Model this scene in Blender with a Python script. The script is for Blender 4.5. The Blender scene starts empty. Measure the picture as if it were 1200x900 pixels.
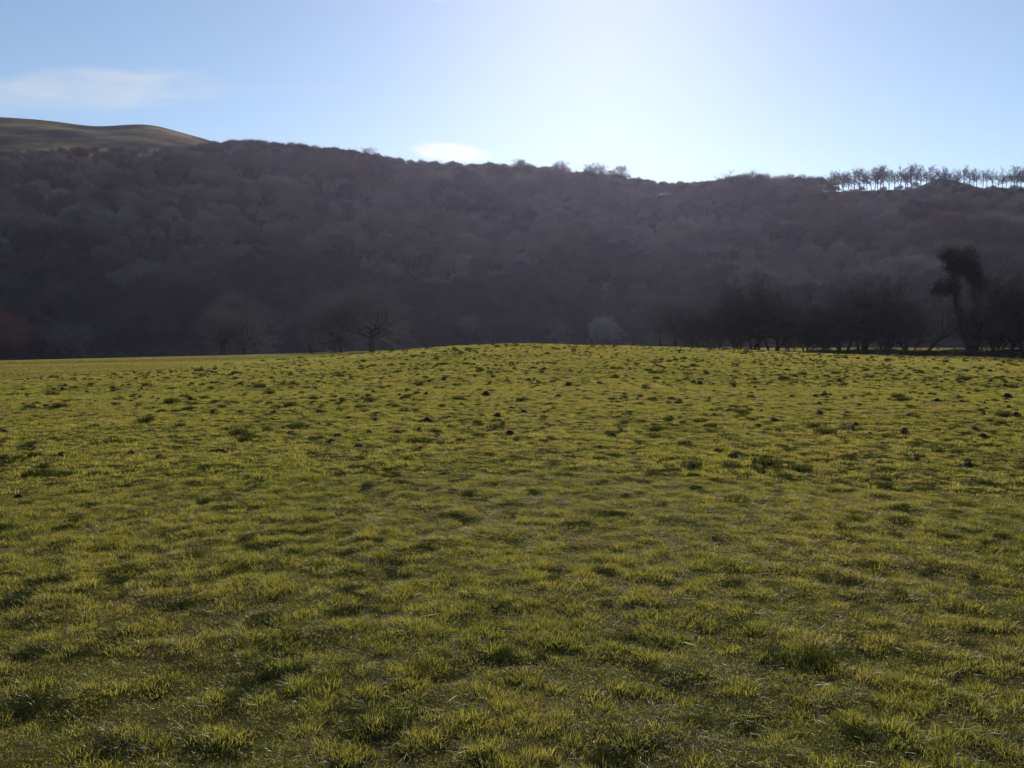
import bpy, math, random
import numpy as np
from mathutils import Vector, Matrix

sc = bpy.context.scene
COL = sc.collection
R = math.radians

# ------------------------------------------------------------------ camera, sky, sun, exposure
F_PX, W_PX, H_PX, HORIZON_PX = 942.0, 1200.0, 900.0, 400.0
EYE = 1.6
PITCH = math.atan((H_PX / 2 - HORIZON_PX) / F_PX)
SUN_EL, SUN_AZ = R(24.5), R(6.3)
SKY_STRENGTH = 0.102
SUN_STRENGTH = 5.0
EXPOSURE = 0.18

cam = bpy.data.cameras.new('camera')
cam_o = bpy.data.objects.new('camera', cam)
COL.objects.link(cam_o)
cam.sensor_width = 36.0
cam.lens = 36.0 * F_PX / W_PX
cam.clip_start, cam.clip_end = 0.05, 9000.0
cam_o.location = (0, 0, EYE)
cam_o.rotation_euler = (math.pi / 2 - PITCH, 0, 0)
sc.camera = cam_o

world = bpy.data.worlds.new('World')
sc.world = world
world.use_nodes = True
wn, wl = world.node_tree.nodes, world.node_tree.links
wn.clear()


def wnode(t, **kw):
    n = wn.new(t)
    for k, v in kw.items():
        setattr(n, k, v)
    return n


def wmath(op, a, b=None, c=None, clamp=False):
    n = wnode('ShaderNodeMath', operation=op, use_clamp=clamp)
    for i, v in enumerate((a, b, c)):
        if v is None:
            continue
        if isinstance(v, (int, float)):
            n.inputs[i].default_value = v
        else:
            wl.new(v, n.inputs[i])
    return n.outputs[0]


sky = wnode('ShaderNodeTexSky', sky_type='NISHITA')
sky.sun_disc = False
sky.sun_elevation = SUN_EL
sky.sun_rotation = SUN_AZ
sky.altitude = 60
sky.air_density = 1.0
sky.dust_density = 0.15
sky.ozone_density = 2.0
tc = wnode('ShaderNodeTexCoord')
sep = wnode('ShaderNodeSeparateXYZ')
wl.new(tc.outputs['Generated'], sep.inputs[0])
dy = wmath('MAXIMUM', sep.outputs[1], 0.02)
cu = wmath('DIVIDE', sep.outputs[0], dy)
cw = wmath('DIVIDE', sep.outputs[2], dy)
comb = wnode('ShaderNodeCombineXYZ')
wl.new(cu, comb.inputs[0]); wl.new(cw, comb.inputs[1])
mapn = wnode('ShaderNodeMapping')
mapn.inputs['Scale'].default_value = (8.0, 34.0, 1.0)
mapn.inputs['Rotation'].default_value = (0, 0, R(-6))
wl.new(comb.outputs[0], mapn.inputs[0])
noi = wnode('ShaderNodeTexNoise')
noi.inputs['Scale'].default_value = 1.0
noi.inputs['Detail'].default_value = 6.0
noi.inputs['Roughness'].default_value = 0.5
noi.inputs['Distortion'].default_value = 0.6
wl.new(mapn.outputs[0], noi.inputs['Vector'])
nval = wmath('MULTIPLY', wmath('SUBTRACT', noi.outputs['Fac'], 0.5), 3.2)


def cloud(u0, w0, a, b, slope, soft, amount):
    du = wmath('SUBTRACT', cu, u0)
    dw = wmath('SUBTRACT', wmath('SUBTRACT', cw, w0), wmath('MULTIPLY', du, slope))
    d = wmath('ADD', wmath('POWER', wmath('ABSOLUTE', wmath('DIVIDE', du, a)), 2.0), wmath('POWER', wmath('ABSOLUTE', wmath('DIVIDE', dw, b)), 2.0))
    m = wmath('DIVIDE', wmath('SUBTRACT', wmath('ADD', 1.0, nval), d), soft, clamp=True)
    m = wmath('SMOOTH_MIN', m, 1.0, 0.2)
    return wmath('MULTIPLY', m, amount, clamp=True)


c1 = cloud(-0.52, 0.306, 0.20, 0.028, 0.02, 1.4, 0.85)
c2 = cloud(-0.085, 0.232, 0.062, 0.0115, -0.10, 1.0, 0.95)
c3 = cloud(-0.27, 0.307, 0.10, 0.010, 0.0, 2.2, 0.14)
call = wmath('MAXIMUM', wmath('MAXIMUM', c1, c2), c3)
front = wmath('MULTIPLY', wmath('SUBTRACT', sep.outputs[1], 0.1), 10.0, clamp=True)
call = wmath('MULTIPLY', call, front, clamp=True)
mixc = wnode('ShaderNodeMix', data_type='RGBA')
wl.new(call, mixc.inputs['Factor'])
wl.new(sky.outputs[0], mixc.inputs['A'])
wl_b = wnode('ShaderNodeVectorMath', operation='MULTIPLY_ADD')   # sunlit vapour: brighter where the sky near the sun is brighter
wl.new(sky.outputs[0], wl_b.inputs[0])
wl_b.inputs[1].default_value = (1.05, 0.85, 0.62)
wl_b.inputs[2].default_value = (2.0, 1.95, 2.15)
wl.new(wl_b.outputs[0], mixc.inputs['B'])
bg = wnode('ShaderNodeBackground')
bg.inputs['Strength'].default_value = SKY_STRENGTH
wl.new(mixc.outputs['Result'], bg.inputs['Color'])
wo = wnode('ShaderNodeOutputWorld')
wl.new(bg.outputs[0], wo.inputs['Surface'])

sun = bpy.data.lights.new('sun', 'SUN')
sun.energy = SUN_STRENGTH
sun.angle = R(0.5)
sun.color = (1.0, 0.94, 0.84)
sun_o = bpy.data.objects.new('sun', sun)
COL.objects.link(sun_o)
to_sun = Vector((math.sin(SUN_AZ) * math.cos(SUN_EL), math.cos(SUN_AZ) * math.cos(SUN_EL), math.sin(SUN_EL)))
sun_o.rotation_euler = to_sun.to_track_quat('Z', 'Y').to_euler()
sun_o.location = (30, 200, 260)

vs = sc.view_settings
vs.view_transform = 'Standard'
vs.look = 'None'
vs.exposure = EXPOSURE
vs.gamma = 1.0
vs.use_curve_mapping = False
cy = sc.cycles
cy.use_denoising = True
cy.max_bounces = 7
cy.diffuse_bounces = 3
cy.transmission_bounces = 3
cy.volume_bounces = 0
cy.transparent_max_bounces = 8
cy.sample_clamp_indirect = 4.0

# ------------------------------------------------------------------ pixel rays and noise
CP, SP = math.cos(PITCH), math.sin(PITCH)


def ray(px, py):
    u = (np.asarray(px, float) - W_PX / 2) / F_PX
    v = (H_PX / 2 - np.asarray(py, float)) / F_PX
    dx, dyy, dz = u, v * SP + CP, v * CP - SP
    hor = np.hypot(dx, dyy)
    return np.arctan2(dx, dyy), dz / hor


def hash2(ix, iy, seed):
    h = (ix.astype(np.int64) * 374761393 + iy.astype(np.int64) * 668265263 + seed * 1442695041) & 0xFFFFFFFF
    h = ((h ^ (h >> 13)) * 1274126177) & 0xFFFFFFFF
    h = (h ^ (h >> 16)) & 0xFFFFFFFF
    return h / 4294967295.0


def vnoise(x, y, seed=0):
    xf, yf = np.floor(x), np.floor(y)
    tx, ty = x - xf, y - yf
    tx = tx * tx * tx * (tx * (tx * 6 - 15) + 10)
    ty = ty * ty * ty * (ty * (ty * 6 - 15) + 10)
    a, b = hash2(xf, yf, seed), hash2(xf + 1, yf, seed)
    c, d = hash2(xf, yf + 1, seed), hash2(xf + 1, yf + 1, seed)
    return (a + (b - a) * tx) * (1 - ty) + (c + (d - c) * tx) * ty - 0.5


def fbm(x, y, seed=0, octaves=4, gain=0.5):
    s, amp, f = 0.0, 1.0, 1.0
    for k in range(octaves):
        s = s + amp * vnoise(x * f + 17.3 * k, y * f - 9.1 * k, seed + k)
        amp *= gain
        f *= 2.03
    return s


def sstep(a, b, x):
    t = np.clip((x - a) / (b - a), 0, 1)
    return t * t * (3 - 2 * t)


# ------------------------------------------------------------------ the lie of the land
FOOT, RIDGE, TOP = 258.0, 440.0, 700.0
rp = [(-400, 215), (-100, 200), (0, 193), (60, 188), (130, 186), (200, 184), (240, 184), (300, 185), (350, 190), (400, 194), (450, 202),
      (480, 208), (520, 210), (560, 211), (600, 212), (650, 216), (700, 221), (740, 227), (780, 229), (800, 226), (830, 225),
      (860, 222), (900, 224), (920, 225), (960, 225), (1000, 224), (1050, 222), (1100, 221), (1200, 222), (1350, 224), (1700, 235)]
RA, RT = ray([p[0] for p in rp], [p[1] for p in rp])
tp = [(-400, 118), (-100, 131), (0, 137.5), (40, 140), (80, 144.5), (100, 148), (120, 149), (145, 147), (165, 145.8), (180, 147), (195, 151),
      (210, 155.5), (240, 163.5), (262, 172), (300, 200), (400, 235), (700, 262), (1000, 262), (1700, 270)]
TA, TT = ray([p[0] for p in tp], [p[1] for p in tp])
PEAK_AZ, PEAK_T = ray(1103, 208.5)
PEAK_R = 500.0
PEAK_X, PEAK_Y = PEAK_R * math.sin(PEAK_AZ), PEAK_R * math.cos(PEAK_AZ)


def smooth_interp(az, A, T):
    s = 0
    for o in (-0.012, -0.006, 0, 0.006, 0.012):
        s = s + np.interp(az + o, A, T)
    return s / 5


def smooth_side(x, y):
    """1 on the smooth sward on the left beyond the tussocks"""
    edge = -20.5 + 3 * vnoise(y * 0 + 3, y * 0.08, 5) + 2 * vnoise(x / 6, y / 6, 6)
    return sstep(2.0, -2.0, x - edge) * sstep(27, 33, y)


def land(x, y, fine=True):
    x = np.asarray(x, float); y = np.asarray(y, float)
    r = np.hypot(x, y)
    az = np.arctan2(x, y)
    yy = np.clip(y, 0, 260)
    base = 0.35 * sstep(30, 150, yy)
    base = base + np.where(x < 0, 0.031 * x * np.clip(yy / 180, 0, 1.2), -0.009 * np.minimum(x, 70) * np.clip(yy / 110, 0, 1) + 0.004 * np.maximum(x - 70, 0))
    dx = x - 1.0
    wx = np.where(dx < 0, 15.5, 30.0)
    mound = 1.22 * np.exp(-(np.abs(dx / wx)) ** 2.3) * np.exp(-((y - 76) / 34.0) ** 2)
    dip = -0.28 * np.exp(-((x - 33) / 8.0) ** 2) * np.exp(-((y - 104) / 14.0) ** 2)
    z = base + mound + dip
    nearf = sstep(330, 120, r)
    z = z + nearf * (0.13 * vnoise(x / 9.0, y / 9.0, 11) + 0.02 * vnoise(x / 3.1, y / 3.1, 12)) * sstep(0, 6, r) * (1 - 0.7 * smooth_side(x, y))
    if fine:
        rough = (1 - 0.8 * smooth_side(x, y)) * sstep(40, 14, r)
        h1 = np.clip(vnoise(x / 0.27, y / 0.27, 21) + 0.6 * vnoise(x / 0.13, y / 0.13, 22), -0.6, 0.6)
        z = z + rough * (0.042 * h1 + 0.012 * vnoise(x / 1.0, y / 1.0, 23))
    # hill
    zr = EYE + RIDGE * smooth_interp(az, RA, RT)
    zt = EYE + TOP * smooth_interp(az, TA, TT)
    u = np.clip((r - FOOT) / (RIDGE - FOOT), 0, 1)
    s = u ** 1.08
    hill = z * (1 - s) + zr * s
    relief = np.sin(np.pi * np.clip(u, 0, 1)) * (9 * vnoise(x / 75.0, y / 75.0, 31) + 4 * vnoise(x / 30.0, y / 30.0, 32))
    hill = hill + relief
    v = np.clip((r - RIDGE) / (TOP - RIDGE), 0, 1)
    vv = sstep(0, 1, v) * 0.35 + 0.65 * v
    up = zr + (zt - zr) * vv
    knolls = np.exp(-((r - 600) / 45.0) ** 2) * np.where(az < -0.3, 1, 0) * 3.0 * vnoise(az * 22, r / 60.0, 41)
    beyond = np.where(r <= TOP, up + knolls, zt - (r - TOP) * 0.12)
    out = np.where(r < FOOT, z, np.where(r < RIDGE, hill, beyond))
    pk = np.hypot(x - PEAK_X, y - PEAK_Y)
    zpk = EYE + PEAK_R * PEAK_T
    out = np.maximum(out, np.where(pk < 60, zpk - 9.5 * (1 - np.exp(-(pk / 21.0) ** 1.5)) - 0.12 * pk, -1e3))
    return out


def land1(x, y):
    return float(land(np.array([x]), np.array([y]))[0])


# ------------------------------------------------------------------ material helpers
def mat(name):
    m = bpy.data.materials.new(name)
    m.use_nodes = True
    nt = m.node_tree
    nt.nodes.clear()
    out = nt.nodes.new('ShaderNodeOutputMaterial')
    return m, nt, out


def N(nt, t, **kw):
    n = nt.nodes.new(t)
    for k, v in kw.items():
        setattr(n, k, v)
    return n


def ramp(nt, fac, stops):
    n = N(nt, 'ShaderNodeValToRGB')
    el = n.color_ramp.elements
    while len(el) < len(stops):
        el.new(0.5)
    for e, (p, c) in zip(el, stops):
        e.position = p
        e.color = (*c, 1)
    nt.links.new(fac, n.inputs[0])
    return n.outputs[0]


def noise_node(nt, vec, scale, detail=4, rough=0.55):
    n = N(nt, 'ShaderNodeTexNoise')
    n.inputs['Scale'].default_value = scale
    n.inputs['Detail'].default_value = detail
    n.inputs['Roughness'].default_value = rough
    nt.links.new(vec, n.inputs['Vector'])
    return n.outputs['Fac']


def mixrgb(nt, fac, a, b):
    n = N(nt, 'ShaderNodeMix', data_type='RGBA')
    for s, v in (('Factor', fac), ('A', a), ('B', b)):
        if isinstance(v, (int, float)):
            n.inputs[s].default_value = v
        elif isinstance(v, tuple):
            n.inputs[s].default_value = (*v, 1)
        else:
            nt.links.new(v, n.inputs[s])
    return n.outputs['Result']


def blade_material(name, stops, trans_stops, trans=0.5, patch=(0.35, 0.35), gloss=0.06):
    """thin leaf: diffuse + light passing through; tint differs per tuft and in broad patches over the field"""
    m, nt, out = mat(name)
    oi = N(nt, 'ShaderNodeObjectInfo')
    geo = N(nt, 'ShaderNodeNewGeometry')
    n1 = noise_node(nt, geo.outputs['Position'], 0.55, 4, 0.6)
    n2 = noise_node(nt, geo.outputs['Position'], 0.06, 3, 0.5)
    a = N(nt, 'ShaderNodeMath', operation='MULTIPLY_ADD'); nt.links.new(n1, a.inputs[0]); a.inputs[1].default_value = 1.5; a.inputs[2].default_value = -0.75
    b = N(nt, 'ShaderNodeMath', operation='MULTIPLY_ADD'); nt.links.new(n2, b.inputs[0]); b.inputs[1].default_value = 1.2; nt.links.new(a.outputs[0], b.inputs[2])
    rnd = N(nt, 'ShaderNodeMath', operation='MULTIPLY_ADD'); nt.links.new(oi.outputs['Random'], rnd.inputs[0]); rnd.inputs[1].default_value = 0.7; nt.links.new(b.outputs[0], rnd.inputs[2])
    sub = N(nt, 'ShaderNodeMath', operation='SUBTRACT', use_clamp=True); nt.links.new(rnd.outputs[0], sub.inputs[0]); sub.inputs[1].default_value = 0.42
    c = ramp(nt, sub.outputs[0], stops)
    t = ramp(nt, sub.outputs[0], trans_stops)
    d = N(nt, 'ShaderNodeBsdfDiffuse'); nt.links.new(c, d.inputs[0])
    tr = N(nt, 'ShaderNodeBsdfTranslucent'); nt.links.new(t, tr.inputs[0])
    mx = N(nt, 'ShaderNodeMixShader'); mx.inputs[0].default_value = trans
    nt.links.new(d.outputs[0], mx.inputs[1]); nt.links.new(tr.outputs[0], mx.inputs[2])
    g = N(nt, 'ShaderNodeBsdfGlossy'); g.inputs['Roughness'].default_value = 0.35; g.inputs[0].default_value = (0.9, 0.88, 0.75, 1)
    mg = N(nt, 'ShaderNodeMixShader'); mg.inputs[0].default_value = gloss
    nt.links.new(mx.outputs[0], mg.inputs[1]); nt.links.new(g.outputs[0], mg.inputs[2])
    nt.links.new(mg.outputs[0], out.inputs[0])
    return m


M_grass = blade_material('grass_blades',
                         [(0.0, (0.055, 0.07, 0.018)), (0.5, (0.10, 0.10, 0.028)), (1.0, (0.16, 0.13, 0.05))],
                         [(0.0, (0.26, 0.27, 0.03)), (0.5, (0.49, 0.445, 0.06)), (1.0, (0.52, 0.40, 0.09))], 0.52, gloss=0.025)
M_lush = blade_material('lush_blades',
                        [(0.0, (0.018, 0.028, 0.007)), (1.0, (0.035, 0.045, 0.012))],
                        [(0.0, (0.035, 0.05, 0.005)), (1.0, (0.08, 0.09, 0.010))], 0.35, gloss=0.03)
M_straw = blade_material('dead_blades',
                         [(0.0, (0.16, 0.11, 0.06)), (0.6, (0.23, 0.165, 0.09)), (1.0, (0.34, 0.27, 0.17))],
                         [(0.0, (0.13, 0.09, 0.04)), (1.0, (0.3, 0.22, 0.11))], 0.35, gloss=0.025)


def ground_material():
    m, nt, out = mat('turf')
    geo = N(nt, 'ShaderNodeNewGeometry')
    P = geo.outputs['Position']
    n1 = noise_node(nt, P, 2.2, 6, 0.62)
    n2 = noise_node(nt, P, 0.12, 4, 0.55)
    n3 = noise_node(nt, P, 28.0, 5, 0.7)
    c = ramp(nt, n1, [(0.3, (0.028, 0.024, 0.012)), (0.5, (0.05, 0.047, 0.016)), (0.68, (0.09, 0.08, 0.026))])
    c = mixrgb(nt, n2, c, ramp(nt, n3, [(0.3, (0.04, 0.04, 0.012)), (0.7, (0.115, 0.11, 0.026))]))
    att = N(nt, 'ShaderNodeAttribute', attribute_name='hill')
    sepx = N(nt, 'ShaderNodeSeparateXYZ'); nt.links.new(att.outputs['Vector'], sepx.inputs[0])
    litter = ramp(nt, noise_node(nt, P, 0.35, 6, 0.65), [(0.3, (0.045, 0.034, 0.024)), (0.7, (0.10, 0.078, 0.055))])
    moor = ramp(nt, noise_node(nt, P, 0.022, 8, 0.62), [(0.40, (0.04, 0.03, 0.024)), (0.5, (0.13, 0.10, 0.05)), (0.6, (0.27, 0.21, 0.09))])  # dark stop: bracken tone, with gully shade painted in as patches
    c = mixrgb(nt, sepx.outputs[0], c, litter)
    c = mixrgb(nt, sepx.outputs[1], c, moor)
    b = N(nt, 'ShaderNodeBsdfDiffuse'); nt.links.new(c, b.inputs[0])
    bump = N(nt, 'ShaderNodeBump'); bump.inputs['Strength'].default_value = 0.8; bump.inputs['Distance'].default_value = 0.05
    nt.links.new(n3, bump.inputs['Height']); nt.links.new(bump.outputs[0], b.inputs['Normal'])
    nt.links.new(b.outputs[0], out.inputs[0])
    return m


M_ground = ground_material()


def bark_material(name, a, b, rand=0.5):
    m, nt, out = mat(name)
    oi = N(nt, 'ShaderNodeObjectInfo')
    geo = N(nt, 'ShaderNodeNewGeometry')
    n = noise_node(nt, geo.outputs['Position'], 1.3, 5, 0.6)
    ad = N(nt, 'ShaderNodeMath', operation='MULTIPLY_ADD', use_clamp=True)
    nt.links.new(oi.outputs['Random'], ad.inputs[0]); ad.inputs[1].default_value = rand
    s = N(nt, 'ShaderNodeMath', operation='SUBTRACT'); nt.links.new(n, s.inputs[0]); s.inputs[1].default_value = 0.25
    nt.links.new(s.outputs[0], ad.inputs[2])
    c = ramp(nt, ad.outputs[0], [(0.0, a), (1.0, b)])
    p = N(nt, 'ShaderNodeBsdfPrincipled')
    p.inputs['Roughness'].default_value = 0.85
    p.inputs['Specular IOR Level'].default_value = 0.06
    nt.links.new(c, p.inputs['Base Color'])
    nt.links.new(p.outputs[0], out.inputs[0])
    return m


M_bark = bark_material('bark', (0.035, 0.028, 0.023), (0.09, 0.075, 0.06))
M_twig = bark_material('twigs', (0.05, 0.037, 0.03), (0.12, 0.09, 0.073))
M_lone = bark_material('lone_tree_twigs', (0.13, 0.105, 0.095), (0.28, 0.23, 0.205))
M_wood = bark_material('wood_twigs', (0.085, 0.063, 0.053), (0.33, 0.255, 0.215), 1.0)
M_red = bark_material('reddish_twigs', (0.11, 0.06, 0.047), (0.22, 0.125, 0.10))
M_pale = bark_material('pale_twigs', (0.22, 0.19, 0.17), (0.38, 0.34, 0.30))
M_needle = bark_material('ridge_foliage', (0.04, 0.036, 0.03), (0.10, 0.085, 0.07))
M_ivy = bark_material('ivy_leaves', (0.012, 0.02, 0.01), (0.03, 0.045, 0.018))
M_bramble = bark_material('bramble', (0.03, 0.028, 0.018), (0.085, 0.07, 0.045))
M_soil = bark_material('molehill_soil', (0.026, 0.02, 0.013), (0.065, 0.05, 0.034))
M_deadwood = bark_material('weathered_wood', (0.16, 0.14, 0.12), (0.36, 0.33, 0.29))
M_post = bark_material('fence_wood', (0.10, 0.09, 0.075), (0.22, 0.20, 0.17))


# ------------------------------------------------------------------ mesh helpers
def mesh_from(name, verts, faces, mats, smooth=False, mat_idx=None):
    verts = np.asarray(verts, np.float32)
    me = bpy.data.meshes.new(name)
    faces = [np.asarray(f, np.int32) for f in (faces if isinstance(faces, list) else [faces])]
    faces = [f for f in faces if len(f)]
    nl = sum(f.size for f in faces); nf = sum(len(f) for f in faces)
    me.vertices.add(len(verts)); me.vertices.foreach_set('co', verts.ravel())
    me.loops.add(nl); me.polygons.add(nf)
    me.loops.foreach_set('vertex_index', np.concatenate([f.ravel() for f in faces]))
    tot = np.concatenate([np.full(len(f), f.shape[1], np.int32) for f in faces])
    start = np.concatenate([[0], np.cumsum(tot)[:-1]]).astype(np.int32)
    me.polygons.foreach_set('loop_start', start)
    me.polygons.foreach_set('loop_total', tot)
    if smooth:
        me.polygons.foreach_set('use_smooth', np.ones(nf, bool))
    for m in mats:
        me.materials.append(m)
    if mat_idx is not None:
        me.polygons.foreach_set('material_index', np.asarray(mat_idx, np.int32))
    me.update(calc_edges=True)
    me.validate()
    return me


def add_obj(name, me, parent=None):
    o = bpy.data.objects.new(name, me)
    COL.objects.link(o)
    if parent:
        o.parent = parent
    return o


def tag(o, label=None, cat=None, group=None, kind=None):
    if label: o['label'] = label
    if cat: o['category'] = cat
    if group: o['group'] = group
    if kind: o['kind'] = kind
    return o


def thing(name, loc, rz=0.0, scale=1.0):
    o = bpy.data.objects.new(name, None)
    COL.objects.link(o)
    o.location = loc
    o.rotation_euler = (0, 0, rz)
    o.scale = (scale,) * 3 if isinstance(scale, (int, float)) else scale
    o.empty_display_size = 0.3
    return o


def prisms(segs, sides):
    """segs: array n x 8 (p0, p1, r0, r1) -> verts, quads"""
    s = np.asarray(segs, float)
    if len(s) == 0:
        return np.zeros((0, 3)), np.zeros((0, 4), int)
    p0, p1, r0, r1 = s[:, 0:3], s[:, 3:6], s[:, 6], s[:, 7]
    d = p1 - p0
    d = d / np.maximum(np.linalg.norm(d, axis=1, keepdims=True), 1e-9)
    ref = np.where(np.abs(d[:, 2:3]) > 0.9, np.array([[1.0, 0, 0]]), np.array([[0, 0, 1.0]]))
    a = np.cross(d, ref); a /= np.linalg.norm(a, axis=1, keepdims=True)
    b = np.cross(d, a)
    n = len(s)
    if sides == 2:
        ang = (np.arange(n) * 2.399) % (2 * math.pi)
        w = a * np.cos(ang)[:, None] + b * np.sin(ang)[:, None]
        V = np.stack([p0 - w * r0[:, None], p0 + w * r0[:, None], p1 + w * r1[:, None], p1 - w * r1[:, None]], 1)
        Fq = np.arange(n)[:, None] * 4 + np.array([[0, 1, 2, 3]])
        return V.reshape(-1, 3), Fq
    th = np.arange(sides) * 2 * math.pi / sides
    ring = a[:, None, :] * np.cos(th)[None, :, None] + b[:, None, :] * np.sin(th)[None, :, None]
    V = np.concatenate([p0[:, None] + ring * r0[:, None, None], p1[:, None] + ring * r1[:, None, None]], 1)
    i = np.arange(sides); j = (i + 1) % sides
    q = np.stack([i, j, j + sides, i + sides], 1)
    Fq = np.arange(n)[:, None, None] * 2 * sides + q[None]
    return V.reshape(-1, 3), Fq.reshape(-1, 4)


def join_geo(parts):
    V, Fs, o = [], [], 0
    for v, f in parts:
        if len(v) == 0:
            continue
        V.append(v); Fs.append(f + o); o += len(v)
    return np.concatenate(V), np.concatenate(Fs)


# ------------------------------------------------------------------ trees in winter
def grow(seed, height=12.0, stems=1, trunk_frac=0.28, spread=0.55, limbs=7, kids=(7, 7, 6), trunk_r=0.3, twig_r=0.015,
         lean=(0, 0), upness=0.18, stem_splay=0.25, taper_top=0.55, twist=0.32, low=0.35):
    rng = random.Random(seed)
    levels = {0: [], 1: [], 2: [], 3: [], 4: []}

    def rv(k):
        return Vector((rng.gauss(0, k), rng.gauss(0, k), rng.gauss(0, k)))

    def perp(d, ang, roll):
        ref = Vector((0, 0, 1)) if abs(d.z) < 0.92 else Vector((1, 0, 0))
        a = d.cross(ref).normalized(); b = d.cross(a)
        side = a * math.cos(roll) + b * math.sin(roll)
        return (d * math.cos(ang) + side * math.sin(ang)).normalized()

    def branch(p, d, length, r, lv):
        nseg = (5, 5, 4, 2, 2)[lv]
        pts = [(p.copy(), r, d.copy())]
        rend = r * (0.62 if lv == 0 else 0.3)
        for i in range(nseg):
            d = (d + rv(twist * (0.25 if lv == 0 else 0.6)) + Vector((0, 0, upness * (0.6 if lv else 0.2)))).normalized()
            q = p + d * (length / nseg)
            if q.z < low and lv > 0:
                q.z = low + abs(q.z - low) * 0.2
            rr = r + (rend - r) * (i + 1) / nseg
            levels[lv].append((*p, *q, pts[-1][1], rr))
            p = q
            pts.append((p.copy(), rr, d.copy()))
        if lv >= 4:
            return
        n = (limbs, kids[0], kids[1], kids[2])[lv]
        for k in range(n):
            f = (k + rng.random()) / n
            f = (taper_top + (1 - taper_top) * f) if lv == 0 else (0.22 + 0.78 * f)
            x = f * nseg
            i = min(int(x), nseg - 1); t = x - i
            pp = pts[i][0].lerp(pts[i + 1][0], t)
            rr = pts[i][1] * (1 - t) + pts[i + 1][1] * t
            dd = pts[i + 1][2]
            ang = rng.uniform(0.45, 1.05) if lv else rng.uniform(0.35, 1.0) * (spread / 0.55)
            cd = perp(dd, ang, k * 2.4 + rng.uniform(-0.5, 0.5))
            if lv == 0:
                cl = height * (1 - trunk_frac) * rng.uniform(0.62, 0.9) * (1.0 - 0.25 * abs(ang - 0.5))
                cr = rr * rng.uniform(0.5, 0.7)
            else:
                cl = length * rng.uniform(0.38, 0.62) * (1.15 - 0.45 * f)
                cr = max(rr * 0.55, twig_r)
            if lv >= 2:
                cr = max(twig_r * (1.5 if lv == 2 else 1.0), cr * 0.8)
            branch(pp, cd, cl, cr, lv + 1)

    for s in range(stems):
        if stems == 1:
            p, d = Vector((0, 0, -0.3)), Vector((lean[0], lean[1], 1)).normalized()
        else:
            a = s * 6.283 / stems + rng.uniform(-0.4, 0.4)
            off = rng.uniform(0.15, 0.5) * min(1.5, height * 0.08)
            p = Vector((math.cos(a) * off, math.sin(a) * off, -0.3))
            d = Vector((math.cos(a) * stem_splay + lean[0], math.sin(a) * stem_splay + lean[1], 1)).normalized()
        ln = height * trunk_frac * 1.6 * (1 if stems == 1 else rng.uniform(0.8, 1.15))
        branch(p, d, ln, trunk_r * (1 if stems == 1 else 0.6), 0)
    return levels


def tree_meshes(name, lv, fine=True, bark=None, twig=None, extra=None):
    more = [] if extra is None else [prisms(extra, 2)]
    bark = bark or M_bark; twig = twig or M_twig
    root = []
    for s in lv[0][:1]:
        pass
    v, f = join_geo([prisms(lv[0], 8), prisms(lv[1], 6)])
    trunk = mesh_from(name + '_trunk', v, f, [bark], smooth=True)
    if fine:
        v, f = join_geo([prisms(lv[2], 4), prisms(lv[3], 3), prisms(lv[4], 2)] + more)
    else:
        v, f = join_geo([prisms(lv[2], 3), prisms(lv[3], 2), prisms(lv[4], 2)])
    mats = [twig]
    crown = mesh_from(name + '_crown', v, f, mats)
    return trunk, crown


def shell(seed, h, rx, zc, rz, n, length, w, lobes=16, shift=(0, 0)):
    """fine outer twigs of a crown, gathered in rounded lobes"""
    g = np.random.default_rng(seed)
    u = g.normal(size=(lobes, 3)); u[:, 2] = np.abs(u[:, 2]) * 0.9 - 0.12
    u /= np.linalg.norm(u, axis=1, keepdims=True)
    C = u * np.array([rx, rx, rz]) * g.uniform(0.5, 0.78, lobes)[:, None] + np.array([shift[0], shift[1], zc])
    L = g.uniform(0.28, 0.46, lobes) * rx
    k = g.integers(0, lobes, n)
    d = g.normal(size=(n, 3)); d[:, 2] = np.abs(d[:, 2]) - 0.25; d /= np.linalg.norm(d, axis=1, keepdims=True)
    p0 = C[k] + d * (L[k] * g.uniform(0.35, 0.95, n) ** 0.7)[:, None] * np.array([1, 1, 0.85])
    dr = d + u[k] * 0.6 + g.normal(size=(n, 3)) * 0.45 + np.array([0, 0, 0.15]); dr /= np.linalg.norm(dr, axis=1, keepdims=True)
    ln = length * g.uniform(0.5, 1.3, n)
    p1 = p0 + dr * ln[:, None]
    a = np.concatenate([p0, p1, np.full((n, 1), w), np.full((n, 1), w * 0.5)], 1)
    e = dr + g.normal(size=(n, 3)) * 0.7; e /= np.linalg.norm(e, axis=1, keepdims=True)
    b = np.concatenate([p0 + dr * ln[:, None] * 0.4, p0 + dr * ln[:, None] * 0.4 + e * ln[:, None] * 0.7, np.full((n, 1), w * 0.7), np.full((n, 1), w * 0.4)], 1)
    return np.concatenate([a, b])


def leaf_cloud(rng, centres, radii, n, size):
    """many small leaf faces spread through lumps"""
    c = np.asarray(centres)[rng.integers(0, len(centres), n)]
    rad = np.asarray(radii)[rng.integers(0, len(radii), n)] if np.ndim(radii) else radii
    d = rng.normal(size=(n, 3)); d /= np.linalg.norm(d, axis=1, keepdims=True)
    p = c + d * (rad * rng.random(n) ** 0.4)[:, None] * np.array([1, 1, 0.8])
    a = rng.normal(size=(n, 3)); a /= np.linalg.norm(a, axis=1, keepdims=True)
    b = np.cross(a, rng.normal(size=(n, 3))); b /= np.linalg.norm(b, axis=1, keepdims=True)
    s = (size * rng.uniform(0.6, 1.3, n))[:, None]
    V = np.stack([p - a * s, p + b * s * 0.6, p + a * s, p - b * s * 0.6], 1)
    return V.reshape(-1, 3), np.arange(n)[:, None] * 4 + np.array([[0, 1, 2, 3]])


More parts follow.
